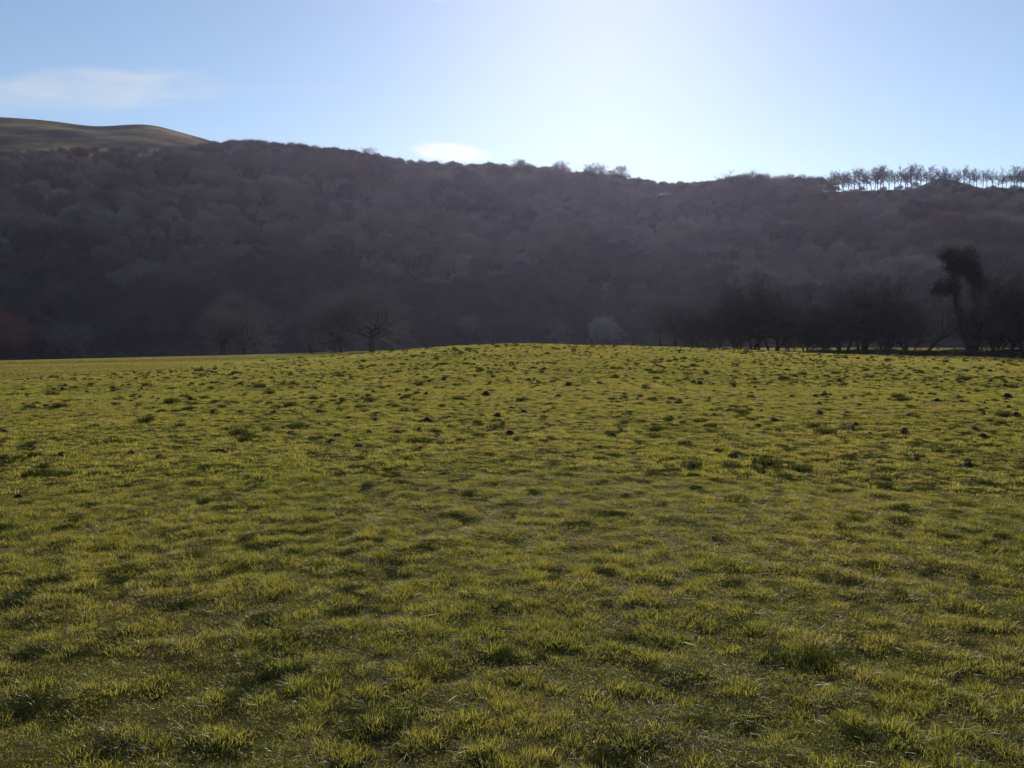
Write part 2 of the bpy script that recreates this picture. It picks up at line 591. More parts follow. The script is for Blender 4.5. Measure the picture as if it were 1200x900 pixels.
def height_of(lv):
    return max(s[5] for k in lv for s in lv[k])


print('growing trees')
KINDS = {}


def kind(key, material=None, bark=None, sh=None, **kw):
    lv = grow(**kw)
    ex = None
    if sh:
        h = height_of(lv)
        ex = shell(kw['seed'], h, sh[0] * h, sh[1] * h, (0.97 - sh[1]) * h, sh[2], sh[3], sh[4], shift=(kw.get('lean', (0, 0))[0] * h * 0.2, 0))
    t, c = tree_meshes(key, lv, True, bark, material, ex)
    KINDS[key] = (t, c, height_of(lv))


kind('domed_a', material=M_lone, sh=(0.5, 0.5, 5200, 0.7, 0.011), seed=3, height=12, trunk_frac=0.17, spread=0.85, upness=0.1, limbs=12, kids=(9, 9, 7), trunk_r=0.42, lean=(-0.12, 0))
kind('domed_b', material=M_lone, sh=(0.5, 0.5, 5200, 0.7, 0.011), seed=8, height=12, trunk_frac=0.19, spread=0.8, upness=0.1, limbs=12, kids=(9, 9, 7), trunk_r=0.38, lean=(-0.2, 0.05))
kind('upright', material=M_lone, sh=(0.34, 0.55, 3000, 0.7, 0.011), seed=15, height=12, trunk_frac=0.26, spread=0.55, limbs=9, kids=(9, 8, 7), trunk_r=0.3, lean=(-0.16, 0))
kind('twin', material=M_lone, sh=(0.45, 0.5, 3500, 0.7, 0.011), seed=21, height=11, stems=2, trunk_frac=0.22, spread=0.75, upness=0.12, limbs=8, kids=(8, 8, 7), trunk_r=0.5, stem_splay=0.1)
kind('thorn_a', seed=31, height=8, stems=4, trunk_frac=0.2, spread=0.7, limbs=5, kids=(8, 8, 7), trunk_r=0.24, stem_splay=0.32, taper_top=0.35, low=1.25)
kind('thorn_b', seed=37, height=8, stems=5, trunk_frac=0.22, spread=0.6, limbs=5, kids=(8, 7, 7), trunk_r=0.2, stem_splay=0.42, taper_top=0.3, low=1.25)
kind('thorn_c', seed=44, height=8, stems=3, trunk_frac=0.18, spread=0.72, limbs=6, kids=(9, 8, 7), trunk_r=0.3, stem_splay=0.25, taper_top=0.4, lean=(0.25, 0), low=1.25)
kind('hazel', seed=52, height=7, stems=8, trunk_frac=0.3, spread=0.38, limbs=4, kids=(7, 7, 6), trunk_r=0.12, stem_splay=0.45, taper_top=0.25, upness=0.25)
kind('red_hazel', sh=(0.42, 0.42, 3500, 0.6, 0.012), seed=53, material=M_red, height=7, stems=7, trunk_frac=0.3, spread=0.4, limbs=4, kids=(8, 7, 6), trunk_r=0.12, stem_splay=0.4, taper_top=0.25)
kind('pale_bush', sh=(0.42, 0.42, 3500, 0.6, 0.012), seed=54, material=M_pale, height=7, stems=6, trunk_frac=0.25, spread=0.45, limbs=5, kids=(7, 7, 6), trunk_r=0.12, stem_splay=0.4, taper_top=0.25)
kind('ridge_round', sh=(0.46, 0.52, 2400, 0.7, 0.02), seed=61, material=M_wood, height=10, trunk_frac=0.3, spread=0.62, limbs=8, kids=(7, 7, 6), trunk_r=0.28, twig_r=0.03)
kind('ridge_round_b', sh=(0.5, 0.55, 2400, 0.7, 0.02), seed=62, material=M_wood, height=10, trunk_frac=0.34, spread=0.66, limbs=7, kids=(7, 7, 6), trunk_r=0.26, twig_r=0.03, lean=(0.1, 0))

used = {}


def put_tree(key, px, r, h, label, group=None, yaw=None, name='bare_tree', cat='tree', sx=1.0, sink=0.0):
    az, _ = ray(px, 410)
    x, y = r * math.sin(az), r * math.cos(az)
    t, c, hh = KINDS[key]
    s = h / hh
    n = used.get(key, 0); used[key] = n + 1
    rz = yaw if yaw is not None else (n * 2.1 + px * 0.7)
    root = thing(name, (x, y, land1(x, y) - sink), rz, (s * sx, s * sx, s))
    add_obj('trunk', t, root); add_obj('crown', c, root)
    tag(root, label, cat, group)
    return root


# ------------------------------------------------------------------ the ground: field and hills, one polar sheet cut at the field's far side
print('ground')


def polar_sheet(name, radii, az, hilly):
    Rr, A = np.meshgrid(radii, az, indexing='ij')
    X, Y = Rr * np.sin(A), Rr * np.cos(A)
    Z = land(X, Y)
    nr, na = X.shape
    V = np.stack([X, Y, Z], -1).reshape(-1, 3)
    i = np.arange(nr - 1)[:, None] * na
    j = np.arange(na)[None, :]
    jn = (j + 1) % na
    q = np.stack([i + j, i + na + j, i + na + jn, i + jn], -1).reshape(-1, 4)
    q = q[:, ::-1]
    faces = [q]
    if radii[0] < 1:
        V = np.concatenate([V, [[0, 0, land1(0, 0)]]])
        c = len(V) - 1
        jj = np.arange(na)
        faces.append(np.stack([np.full(na, c), (jj + 1) % na, jj], -1))
    me = mesh_from(name, V, faces, [M_ground], smooth=True)
    x, y = V[:, 0], V[:, 1]
    r = np.hypot(x, y)
    wood = sstep(246, 256, r) * sstep(456, 446, r + 10 * vnoise(x / 12, y / 12, 77))
    moor = sstep(446, 456, r + 10 * vnoise(x / 12, y / 12, 77))
    onpeak = sstep(52, 40, np.hypot(x - PEAK_X, y - PEAK_Y) + 8 * vnoise(x / 9, y / 9, 78))
    moor = moor * (1 - onpeak); wood = np.maximum(wood, onpeak)
    at = me.attributes.new('hill', 'FLOAT_VECTOR', 'POINT')
    at.data.foreach_set('vector', np.stack([wood, moor, 0 * wood], -1).astype(np.float32).ravel())
    o = add_obj(name, me)
    tag(o, kind='structure')
    return o


fa = np.linspace(-R(46), R(46), 760)
ca = np.linspace(R(46), 2 * math.pi - R(46), 90)[1:-1]
AZ = np.concatenate([fa, ca])
CUT = 246.0
r_near = np.exp(np.arange(math.log(0.5), math.log(CUT), 0.0085)); r_near[-1] = CUT
r_far = np.concatenate([np.exp(np.arange(math.log(CUT), math.log(800), 0.011)), np.exp(np.linspace(math.log(805), math.log(1600), 12))])
polar_sheet('field', r_near, AZ, False)
polar_sheet('hills', r_far, AZ, True)


# ------------------------------------------------------------------ scattering with geometry nodes (stuff only)
def scatter(name, P, rot, scl, idx, protos, label):
    n = len(P)
    me = bpy.data.meshes.new(name)
    me.vertices.add(n)
    me.vertices.foreach_set('co', np.asarray(P, np.float32).ravel())
    a = me.attributes.new('rot', 'FLOAT_VECTOR', 'POINT'); a.data.foreach_set('vector', np.asarray(rot, np.float32).ravel())
    a = me.attributes.new('scl', 'FLOAT_VECTOR', 'POINT'); a.data.foreach_set('vector', np.asarray(scl, np.float32).ravel())
    a = me.attributes.new('pick', 'INT', 'POINT'); a.data.foreach_set('value', np.asarray(idx, np.int32))
    o = add_obj(name, me)
    ng = bpy.data.node_groups.new(name, 'GeometryNodeTree')
    ng.interface.new_socket('Geometry', in_out='INPUT', socket_type='NodeSocketGeometry')
    ng.interface.new_socket('Geometry', in_out='OUTPUT', socket_type='NodeSocketGeometry')
    nn, L = ng.nodes, ng.links
    gi, go = nn.new('NodeGroupInput'), nn.new('NodeGroupOutput')
    iop = nn.new('GeometryNodeInstanceOnPoints')
    jn = nn.new('GeometryNodeJoinGeometry')
    for pm in reversed(protos):
        po = bpy.data.objects.new(pm.name, pm)      # never linked to the scene: only its mesh is read
        oi = nn.new('GeometryNodeObjectInfo'); oi.inputs['Object'].default_value = po
        g2i = nn.new('GeometryNodeGeometryToInstance')
        L.new(oi.outputs['Geometry'], g2i.inputs[0]); L.new(g2i.outputs[0], jn.inputs[0])
    L.new(gi.outputs[0], iop.inputs['Points'])
    L.new(jn.outputs[0], iop.inputs['Instance'])
    iop.inputs['Pick Instance'].default_value = True

    def named(nm, dt):
        k = nn.new('GeometryNodeInputNamedAttribute'); k.data_type = dt; k.inputs['Name'].default_value = nm
        return k.outputs['Attribute']
    L.new(named('pick', 'INT'), iop.inputs['Instance Index'])
    e2r = nn.new('FunctionNodeEulerToRotation'); L.new(named('rot', 'FLOAT_VECTOR'), e2r.inputs[0])
    L.new(e2r.outputs[0], iop.inputs['Rotation'])
    L.new(named('scl', 'FLOAT_VECTOR'), iop.inputs['Scale'])
    L.new(iop.outputs[0], go.inputs[0])
    md = o.modifiers.new('scatter', 'NODES'); md.node_group = ng
    tag(o, label=label, kind='stuff')
    return o


# ------------------------------------------------------------------ the bare wood on the hillside
print('wood')
rng = np.random.default_rng(5)
M_wood_dark_shade = bark_material('dark_shade_wood_twigs', (0.035, 0.03, 0.03), (0.13, 0.10, 0.09), 0.8)  # dark patches of the mixed wood, and shade at the hill foot as colour
M_wood_rust = bark_material('russet_wood_twigs', (0.09, 0.056, 0.043), (0.27, 0.175, 0.135), 0.9)
wood_protos = []
for i, (kw, sh) in enumerate([(dict(height=12, trunk_frac=0.16, spread=0.72), (0.42, 0.45)), (dict(height=12, trunk_frac=0.2, spread=0.62), (0.36, 0.5)),
                              (dict(height=11, trunk_frac=0.15, spread=0.8), (0.5, 0.42)), (dict(height=13, trunk_frac=0.24, spread=0.6), (0.38, 0.52)),
                              (dict(height=8, stems=5, trunk_frac=0.22, spread=0.6, stem_splay=0.35, taper_top=0.3), (0.45, 0.35)),
                              (dict(height=12, trunk_frac=0.18, spread=0.78), (0.47, 0.45)),
                              (dict(height=12, trunk_frac=0.3, spread=0.7, taper_top=0.7), (0.42, 0.62)), (dict(height=12, trunk_frac=0.32, spread=0.7, taper_top=0.7), (0.36, 0.62))]):
    lv = grow(seed=100 + i, limbs=4 if i == 4 else 8, kids=(5, 5, 4), trunk_r=0.24, twig_r=0.026, upness=0.16, **kw)
    h = 12.0
    ex = shell(900 + i, h, sh[0] * h, sh[1] * h, (0.93 - sh[1]) * h, 4200, 0.85, 0.026, lobes=18 if i < 6 else 30)
    sc_ = h / height_of(lv)
    for q_ in lv:
        lv[q_] = [tuple(c_ * sc_ for c_ in s_) for s_ in lv[q_]]
    v, f = join_geo([prisms(lv[0], 5), prisms(lv[1], 4), prisms(lv[2], 3), prisms(lv[3], 2), prisms(lv[4], 2), prisms(ex, 2)])
    wood_protos.append(mesh_from('wood_tree', v, f, [M_wood]))
for m_ in (M_wood_dark_shade, M_wood_rust):
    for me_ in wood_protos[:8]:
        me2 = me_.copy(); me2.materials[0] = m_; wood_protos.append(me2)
cell = 6.6
gx, gy = np.meshgrid(np.arange(-400, 400, cell), np.arange(120, 470, cell))
x = (gx + rng.uniform(-0.48, 0.48, gx.shape) * cell).ravel(); y = (gy + rng.uniform(-0.48, 0.48, gx.shape) * cell).ravel()
ea = np.arange(-R(22.5), R(21.4), 0.0085)
for rr_ in (425, 431, 437, 443):
    e2 = ea + rng.uniform(-0.004, 0.004, len(ea)); r2 = rr_ + rng.uniform(-3, 3, len(ea))
    x = np.concatenate([x, r2 * np.sin(e2)]); y = np.concatenate([y, r2 * np.cos(e2)])
r = np.hypot(x, y); az = np.arctan2(x, y)
px_of = 600 + F_PX * np.tan(az)
lim = RIDGE + 10 + 5 * vnoise(x / 15, y / 15, 9)
lim = np.where(px_of < 240, 452, lim)
lim = np.where(px_of > 905, np.where(px_of < 968, 442, 438), lim)
lim = np.where((px_of > 880) & (px_of < 905), 437, lim)
start = 262 + 8 * vnoise(x / 14, y / 14, 3)
keep = (r > start) & (r < lim) & (np.abs(az) < R(44))
opening = fbm(x / 28, y / 28, 61, 2) > 0.42
keep &= ~(opening & (r < 420) & (rng.random(len(x)) < 0.6))
x, y, r, px_of = x[keep], y[keep], r[keep], px_of[keep]
z = land(x, y) - 0.3
n = len(x)
clump = fbm(x / 26.0, y / 18.0, 71, 2)
s = 0.92 + 0.95 * clump + rng.uniform(-0.16, 0.18, n)
crest = (r > 422) & (px_of > 232) & (px_of < 968)
idx = np.where(rng.random(n) < 0.2, 4, rng.integers(0, 4, n))
idx = np.where(clump > 0.2, np.where(rng.random(n) < 0.5, 2, 5), idx)
idx = np.where(crest, 6 + rng.integers(0, 2, n), idx)
cs = np.interp(px_of, [232, 262, 300, 740, 790, 880, 905, 930, 968], [0.55, 0.75, 0.84, 0.82, 0.55, 0.52, 0.62, 0.72, 0.6])
s = np.where(crest, cs + rng.uniform(-0.06, 0.07, n), s)
under = (r < 272) & (rng.random(n) < 0.5)
idx = np.where(under, 4, idx); s = np.where(under, s * 0.85, s)
shrub = crest & (rng.random(n) < 0.3)
idx = np.where(shrub, 4, idx); s = np.where(shrub, s * 0.8, s)
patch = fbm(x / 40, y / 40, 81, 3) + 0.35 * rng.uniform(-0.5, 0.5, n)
low = sstep(345, 265, r)  # painted shade: darker twig copies grow more frequent toward the hill foot
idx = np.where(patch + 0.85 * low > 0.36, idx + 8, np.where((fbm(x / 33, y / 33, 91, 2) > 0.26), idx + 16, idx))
s = np.where(px_of < 240, np.where(r > 425, 0.5 + 0.1 * rng.random(n), s), s)
s = np.where((px_of > 968) & (r > 405), np.minimum(s * 0.6, np.where(r > 430, 0.24, 0.42)), s)
s = np.clip(s, 0.38, 1.55)
wd = 1.0 + 0.2 * clump
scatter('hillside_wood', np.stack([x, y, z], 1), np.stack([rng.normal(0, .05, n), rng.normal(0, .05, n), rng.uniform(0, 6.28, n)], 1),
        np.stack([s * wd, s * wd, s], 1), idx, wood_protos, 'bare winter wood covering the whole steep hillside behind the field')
print('wood trees', n)

# ------------------------------------------------------------------ trees on the right-hand ridge
print('ridge trees')


def pine_kind(key, seed):
    lv = grow(seed=seed, height=13, trunk_frac=0.44, spread=0.8, limbs=12, kids=(6, 5, 4), trunk_r=0.27, twig_r=0.018, taper_top=0.4, upness=0.07, twist=0.26)
    rg = np.random.default_rng(seed)
    t, c = tree_meshes(key, lv, True, M_bark, M_wood)
    ends = np.array([s_[3:6] for s_ in lv[2]])
    v, f = leaf_cloud(rg, ends[rg.random(len(ends)) < 0.7], 0.6, 3200, 0.09)
    v, f = join_geo([prisms(lv[2], 3), prisms(lv[3], 2), prisms(lv[4], 2), (v, f)])
    KINDS[key] = (t, mesh_from(key + '_crown', v, f, [M_needle]), height_of(lv))


for i in range(6):
    pine_kind('ridge_pine_%d' % i, 201 + i * 7)
rnd = random.Random(4)
pine_px = []
p = 968.0
while p < 1235:
    pine_px.append(p)
    p += rnd.uniform(2.6, 7.0)
tops = [(960, 206), (985, 199), (1000, 196), (1050, 193), (1090, 195), (1108, 199), (1120, 196), (1145, 198), (1170, 196), (1200, 193), (1240, 192)]
for i, px in enumerate(pine_px):
    ty = np.interp(px, [t[0] for t in tops], [t[1] for t in tops]) + rnd.uniform(-3.0, 3.5)
    rr = rnd.uniform(434, 462)
    az, te = ray(px, ty)
    h = EYE + rr * float(te) - land1(rr * math.sin(az), rr * math.cos(az))
    h = max(h, 8.5)
    grp = 'tall thin trees along the right-hand ridge'
    if i == 0:
        lab = 'first thin ridge-top tree at the left end of the right-hand skyline row'
    elif px < 1060:
        lab = 'tall bare-stemmed skyline tree in the dense row left of the dark hillock'
    elif px < 1150:
        lab = 'tall bare-stemmed ridge tree standing in front of the dark peaked hillock'
    else:
        lab = 'tall bare-stemmed skyline tree right of the dark peaked hillock'
    put_tree('ridge_pine_%d' % rnd.randrange(6), px, rr, h, lab, grp, name='ridge_tree', sx=0.8)
for px, ty, rr, key, lab in [
    (853, 208, 441, 'ridge_round', 'small round bare tree on the skyline, left of a pair right of the dip'),
    (877, 208.5, 441, 'ridge_round_b', 'small flat-topped bare tree on the skyline standing at the edge of the bare gap'),
    (911, 205, 440, 'ridge_round_b', 'low spreading bare tree at the left end of the right-hand ridge clump'),
    (923, 203.5, 440, 'ridge_round', 'flat-topped bare tree second in the low clump on the right-hand ridge'),
    (938, 204, 439, 'ridge_round_b', 'broad bare tree in the middle of the low clump on the right-hand ridge'),
    (952, 207, 439, 'ridge_round', 'bare tree at the right end of the low clump on the right-hand ridge'),
    (695, 190.5, 441, 'ridge_round', 'round bare tree standing proud of the wood at the middle of the skyline'),
    (724, 195, 441, 'ridge_round_b', 'bare tree just right of the proud round one, above the skyline slope'),
    (608, 186, 441, 'ridge_round_b', 'round bare crown rising above the wood left of the middle of the skyline'),
    (655, 188.5, 441, 'ridge_round', 'wide bare crown rising above the skyline between two others'),
    (438, 174, 441, 'ridge_round_b', 'round bare crown standing up on the descending left skyline')]:
    az, te = ray(px, ty)
    h = EYE + rr * float(te) - land1(rr * math.sin(az), rr * math.cos(az))
    put_tree(key, px, rr, h, lab, 'rounded trees on the skyline', name='ridge_tree', sx=1.05)

# ------------------------------------------------------------------ lone trees on the left and along the hill foot
put_tree('twin', 262, 165, 9.4, 'bare tree with two thin dark trunks, just left of the large domed tree', yaw=0.2)
put_tree('domed_a', 286, 166, 13.4, 'large domed bare tree with one leaning trunk on the left of the field', yaw=0.0, sx=1.15)
put_tree('upright', 393, 152, 12.0, 'bare tree with a straight trunk beside the fallen branch', yaw=0.3)
put_tree('domed_b', 401, 156, 10.5, 'bare tree with the thinner trunk right of the fallen branch', yaw=2.0)
put_tree('domed_b', 436, 146, 14.0, 'tall broad bare tree with a leaning trunk at the mound\'s left edge', yaw=0.0, sx=1.15)
put_tree('twin', 86, 250, 12.0, 'low rounded slightly paler tree at the foot of the wood on the far left', name='bare_tree', sx=1.05)
put_tree('red_hazel', -8, 232, 15.0, 'reddish twiggy tree cut by the left edge of the picture', sx=1.1)
for px, rr, h, key, lab in [
    (505, 252, 9.0, 'thorn_a', 'bare tree at the hill foot left of the mound top'),
    (548, 236, 10.5, 'upright', 'slender bare tree at the hill foot behind the mound\'s highest point'),
    (583, 242, 9.5, 'thorn_b', 'many-stemmed bush at the hill foot behind the mound top'),
    (618, 238, 10.5, 'thorn_c', 'bare tree at the hill foot right of the mound top'),
    (652, 246, 9.5, 'domed_a', 'round bare tree at the hill foot left of the pale bush'),
    (705, 238, 9.6, 'pale_bush', 'pale twiggy bush at the hill foot right of the mound top'),
    (742, 246, 10.0, 'thorn_b', 'bare bush at the hill foot just right of the pale bush')]:
    put_tree(key, px, rr, h, lab, 'trees along the foot of the hill')
put_tree('upright', 776, 136, 10.6, 'slim bare tree with a leaning trunk left of the hedgerow, standing apart', 'three leaning trees left of the hedgerow', yaw=0.1)
put_tree('upright', 793, 130, 10.0, 'slim leaning bare tree, middle one of the three left of the hedgerow', 'three leaning trees left of the hedgerow', yaw=-0.35)
put_tree('domed_b', 802.5, 134, 8.6, 'short straight-trunked bare tree touching the left end of the hedgerow', 'three leaning trees left of the hedgerow', yaw=2.7)

# ------------------------------------------------------------------ hedgerow on the right
HG = 'bare trees of the hedgerow'
for px, rr, h, key, sx, lab in [
    (817, 111, 5.2, 'hazel', 1.1, 'low many-stemmed bush at the left end of the hedgerow'),
    (838, 113, 6.0, 'thorn_b', 1.0, 'bushy bare thorn second from the hedgerow\'s left end'),
    (862, 112, 9.2, 'thorn_a', 0.95, 'tall dense bare thorn left of the two-crowned clump'),
    (884, 113, 11.2, 'thorn_c', 0.85, 'tallest dense bare tree in the left half of the hedgerow'),
    (906, 111, 9.4, 'thorn_b', 0.95, 'dark bushy tree right of the tallest one in the left half of the hedgerow'),
    (922, 115, 5.6, 'twin', 0.9, 'short thin tree above the gap where the far field shows'),
    (945, 112, 5.0, 'hazel', 1.2, 'low reddish-brown bush in the middle dip of the hedgerow'),
    (966, 113, 6.6, 'thorn_a', 1.0, 'spreading bare thorn right of the hedgerow\'s middle dip'),
    (988, 112, 8.6, 'thorn_b', 1.0, 'bare thorn with fanned stems left of the broad round tree'),
    (1013, 111, 10.0, 'thorn_c', 1.05, 'broad round bare tree in the right half of the hedgerow'),
    (1040, 113, 9.8, 'thorn_a', 0.95, 'dense bare tree between the broad round tree and the leaning one'),
    (1066, 114, 7.0, 'thorn_b', 1.0, 'tangled bare thorn over the open gap left of the leaning stem'),
    (1152, 113, 6.6, 'red_hazel', 1.0, 'reddish bush just right of the ivy-covered tree'),
    (1168, 112, 8.6, 'thorn_a', 0.9, 'bare tree with visible trunk right of the reddish bush'),
    (1187, 110, 10.2, 'domed_a', 0.85, 'tall bare tree near the right edge of the picture'),
    (1207, 108, 11.0, 'thorn_c', 0.95, 'bare tree cut by the right edge of the picture'),
    (1236, 106, 10.0, 'thorn_b', 1.0, 'bare tree just past the right edge of the picture')]:
    put_tree(key, px, rr, h * 1.06, lab, HG, name='hedgerow_tree', sx=sx)

# leaning stem over the gap
lv = grow(seed=81, height=7, trunk_frac=0.5, spread=0.6, limbs=7, kids=(6, 6, 5), trunk_r=0.2, lean=(0.95, 0), taper_top=0.5, upness=0.12, twist=0.2)
t_, c_ = tree_meshes('leaning', lv)
KINDS['leaning'] = (t_, c_, height_of(lv))
put_tree('leaning', 1080, 110, 6.6, 'small tree whose stem leans far right, left of the ivy-covered tree', HG, name='hedgerow_tree', yaw=0.0)


# the ivy-covered twin-stemmed tree
def ivy_tree(px, r):
    az, _ = ray(px, 410)
    x, y = r * math.sin(az), r * math.cos(az)
    root = thing('ivy_covered_tree', (x, y, land1(x, y)))
    tag(root, 'dark ivy-covered tree with two thick stems and a clubbed top, tallest in the hedgerow', 'tree')
    k = r / F_PX   # metres per pixel of the photograph at this distance
    g = np.random.default_rng(9)
    # stem centre lines, in pixels from the foot (x right, z up), y small depth wander
    left = [(0, -3, 0), (-4, 14, 2), (-10, 34, 4), (-16, 55, 3), (-19, 76, 1), (-21, 92, 0), (-27, 102, -2)]
    right = [(1, -3, 0), (3, 14, -2), (4, 32, -3), (3, 52, -1), (3, 70, 0), (1, 84, 2), (-5, 95, 3)]
    limb = [(-19, 70, 1), (-28, 69, -3), (-38, 69, -6), (-48, 62, -9)]
    cross = [(3, 84, 2), (-8, 92, 0), (-20, 98, 0)]
    segs = []

    def run(pts, r0, r1):
        out = []
        pts = np.array([(a * k, c * k, b * k) for a, b, c in pts])
        n = len(pts) - 1
        for i in range(n):
            for j in range(4):
                a = pts[i] + (pts[i + 1] - pts[i]) * j / 4; b = pts[i] + (pts[i + 1] - pts[i]) * (j + 1) / 4
                t0 = (i + j / 4) / n; t1 = (i + (j + 1) / 4) / n
                out.append((*a, *b, r0 + (r1 - r0) * t0, r0 + (r1 - r0) * t1))
        return out
    A, B, Cc, D = run(left, 0.42, 0.2), run(right, 0.44, 0.2), run(limb, 0.2, 0.08), run(cross, 0.2, 0.15)
    v, f = prisms(A + B + Cc + D, 8)
    add_obj('trunk', mesh_from('ivy_tree_trunk', v, f, [M_bark], smooth=True), root)
    # ivy: leaf faces hugging the stems and thick in the clubbed head
    cent, rad = [], []
    for S, w0, w1 in ((A, 0.55, 1.0), (B, 0.6, 1.05), (Cc, 0.9, 0.5), (D, 1.1, 1.3)):
        for q, sg in enumerate(S):
            t = q / len(S)
            cent.append(sg[0:3]); rad.append(w0 + (w1 - w0) * t + g.uniform(-0.12, 0.2))
    for a, b, c, rr in [(-27, 104, 0, 1.05), (-20, 103, 2, 1.15), (-12, 99, -2, 1.25), (-4, 93, 0, 1.2), (3, 84, 1, 1.1), (5, 76, 0, 1.0), (-14, 88, 0, 1.2), (-21, 92, 2, 1.1),
                        (-30, 70, -3, 1.0), (-38, 69, -6, 0.9), (-26, 74, 0, 1.0), (-33, 63, 2, 0.7), (-6, 82, 0, 1.2), (4, 66, 0, .85)]:
        for _ in range(5):
            cent.append((a * k + g.normal(0, .35), c * k + g.normal(0, .4), b * k + g.normal(0, .35))); rad.append(rr * g.uniform(0.45, 0.95))
    cent = np.array(cent); rad = np.array(rad)
    n = 21000
    w = rad ** 2; w /= w.sum()
    pick = g.choice(len(cent), n, p=w)
    d = g.normal(size=(n, 3)); d /= np.linalg.norm(d, axis=1, keepdims=True)
    lump = 1 + 0.25 * np.sin(d[:, 0] * 5 + pick) * np.cos(d[:, 2] * 4 + pick * 1.7)
    lump = 1 + 0.34 * np.sin(d[:, 0] * 6 + pick) * np.cos(d[:, 2] * 5 + pick * 1.7) + 0.18 * np.sin(d[:, 1] * 9 + pick * 2.3)
    tail = np.where(g.random(n) < 0.08, g.uniform(1.0, 1.45, n), 1.0)
    P = cent[pick] + d * (rad[pick] * 0.84 * lump * tail * g.random(n) ** 0.4)[:, None]
    a = g.normal(size=(n, 3)); a /= np.linalg.norm(a, axis=1, keepdims=True)
    b = np.cross(a, g.normal(size=(n, 3))); b /= np.linalg.norm(b, axis=1, keepdims=True)
    s_ = g.uniform(0.05, 0.11, n)[:, None]
    V = np.stack([P - a * s_, P + b * s_ * .7, P + a * s_, P - b * s_ * .7], 1).reshape(-1, 3)
    add_obj('ivy', mesh_from('ivy_leaf_mass', V, np.arange(n)[:, None] * 4 + np.array([[0, 1, 2, 3]]), [M_ivy]), root)
    # bare outer branches
    tw = []
    for q in range(60):
        c = cent[g.integers(len(A), len(cent))]
        dd = Vector(g.normal(size=3)); dd.z = abs(dd.z) * 0.6 + 0.1; dd.normalize()
        p = Vector(c)
        for st in range(3):
            q2 = p + dd * g.uniform(0.5, 0.9)
            tw.append((*p, *q2, 0.035 - st * 0.009, 0.026 - st * 0.008))
            for m in range(4):
                e = Vector(g.normal(size=3)) * 0.35 + dd * 0.4
                tw.append((*q2, *(q2 + e), 0.014, 0.007))
            p = q2; dd = (dd + Vector(g.normal(size=3)) * 0.25).normalized()
    v, f = prisms(tw, 3)
    add_obj('crown', mesh_from('ivy_tree_twigs', v, f, [M_twig]), root)


ivy_tree(1139, 110)


# low hedge bottom of brambles: canes and dead leaves
def hedge_bottom():
    g = np.random.default_rng(14)
    root = None
    n = 15000
    px = g.uniform(806, 1250, n)
    az, _ = ray(px, 410)
    r = 111.5 + 1.3 * g.normal(size=n) * 0.6 - (px - 806) * 0.008
    x, y = r * np.sin(az), r * np.cos(az)
    top = 0.32 + 0.42 * np.clip(vnoise(x / 2.2, x * 0 + 3, 91) + 0.35 * vnoise(x / 0.7, x * 0 + 3, 92) + 0.25, 0, 1) * 1.5 + np.clip((px - 1000) / 200, 0, 1) * 0.35
    z0 = land(x, y)
    z = z0 + top * g.random(n) ** 0.8
    segs = []
    d = g.normal(size=(n, 3)); d[:, 2] = np.abs(d[:, 2]) * 0.6
    d *= g.uniform(0.12, 0.35, n)[:, None]
    P = np.stack([x, y, z], 1)
    segs = np.concatenate([P, P + d, np.full((n, 1), 0.014), np.full((n, 1), 0.006)], 1)
    v1, f1 = prisms(segs, 3)
    m = 42000
    k = g.integers(0, n, m)
    Q = P[k] + g.normal(size=(m, 3)) * np.array([0.2, 0.2, 0.12])
    Q[:, 2] = np.maximum(Q[:, 2], z0[k] + 0.02)
    a = g.normal(size=(m, 3)); a /= np.linalg.norm(a, axis=1, keepdims=True)
    b = np.cross(a, g.normal(size=(m, 3))); b /= np.linalg.norm(b, axis=1, keepdims=True)
    s_ = g.uniform(0.025, 0.06, m)[:, None]
    V = np.stack([Q - a * s_, Q + b * s_ * .6, Q + a * s_, Q - b * s_ * .6], 1).reshape(-1, 3)
    v, f = join_geo([(v1, f1), (V, np.arange(m)[:, None] * 4 + np.array([[0, 1, 2, 3]]))])
    o = add_obj('hedge', mesh_from('hedge', v, f, [M_bramble]))
    tag(o, 'low dark bramble hedge running along the bottom of the hedgerow trees', 'hedge')


hedge_bottom()


# post and rail fence behind the hedgerow
def fence():
    root = thing('field_fence', (0, 0, 0))
    tag(root, 'wooden post and wire fence seen in gaps behind the hedgerow', 'fence')
    pts = []
    for px in np.arange(805, 1262, 21.0):
        az, _ = ray(px, 410)
        r = 119.0 - (px - 805) * 0.010
        pts.append((r * math.sin(az), r * math.cos(az)))
    g = random.Random(2)
    tops = []
    post = None
    for x, y in pts:
        z = land1(x, y)
        v, f = prisms([(0, 0, -0.3, 0, 0, 1.25, 0.075, 0.07), (0, 0, 1.25, 0, 0, 1.29, 0.07, 0.03)], 8)
        if post is None:
            post = mesh_from('fence_post', v, f, [M_post])
        o = add_obj('post', post, root)
        o.location = (x, y, z); o.rotation_euler = (g.uniform(-.04, .04), g.uniform(-.04, .04), g.random())
        tops.append(Vector((x, y, z)))
    for name, hgt, rad, m in (('rail', 1.12, 0.045, M_post), ('wire', 0.85, 0.012, M_deadwood), ('wire', 0.6, 0.012, M_deadwood), ('wire', 0.35, 0.012, M_deadwood)):
        segs = [(*(a + Vector((0, -0.09, hgt))), *(b + Vector((0, -0.09, hgt))), rad, rad) for a, b in zip(tops[:-1], tops[1:])]
        v, f = prisms(segs, 6)
        add_obj(name, mesh_from('fence_' + name, v, f, [m]), root)


fence()


# ------------------------------------------------------------------ small dead wood in the field
def spot(px, r):
    az, _ = ray(px, 410)
    x, y = r * math.sin(az), r * math.cos(az)
    return x, y, land1(x, y)


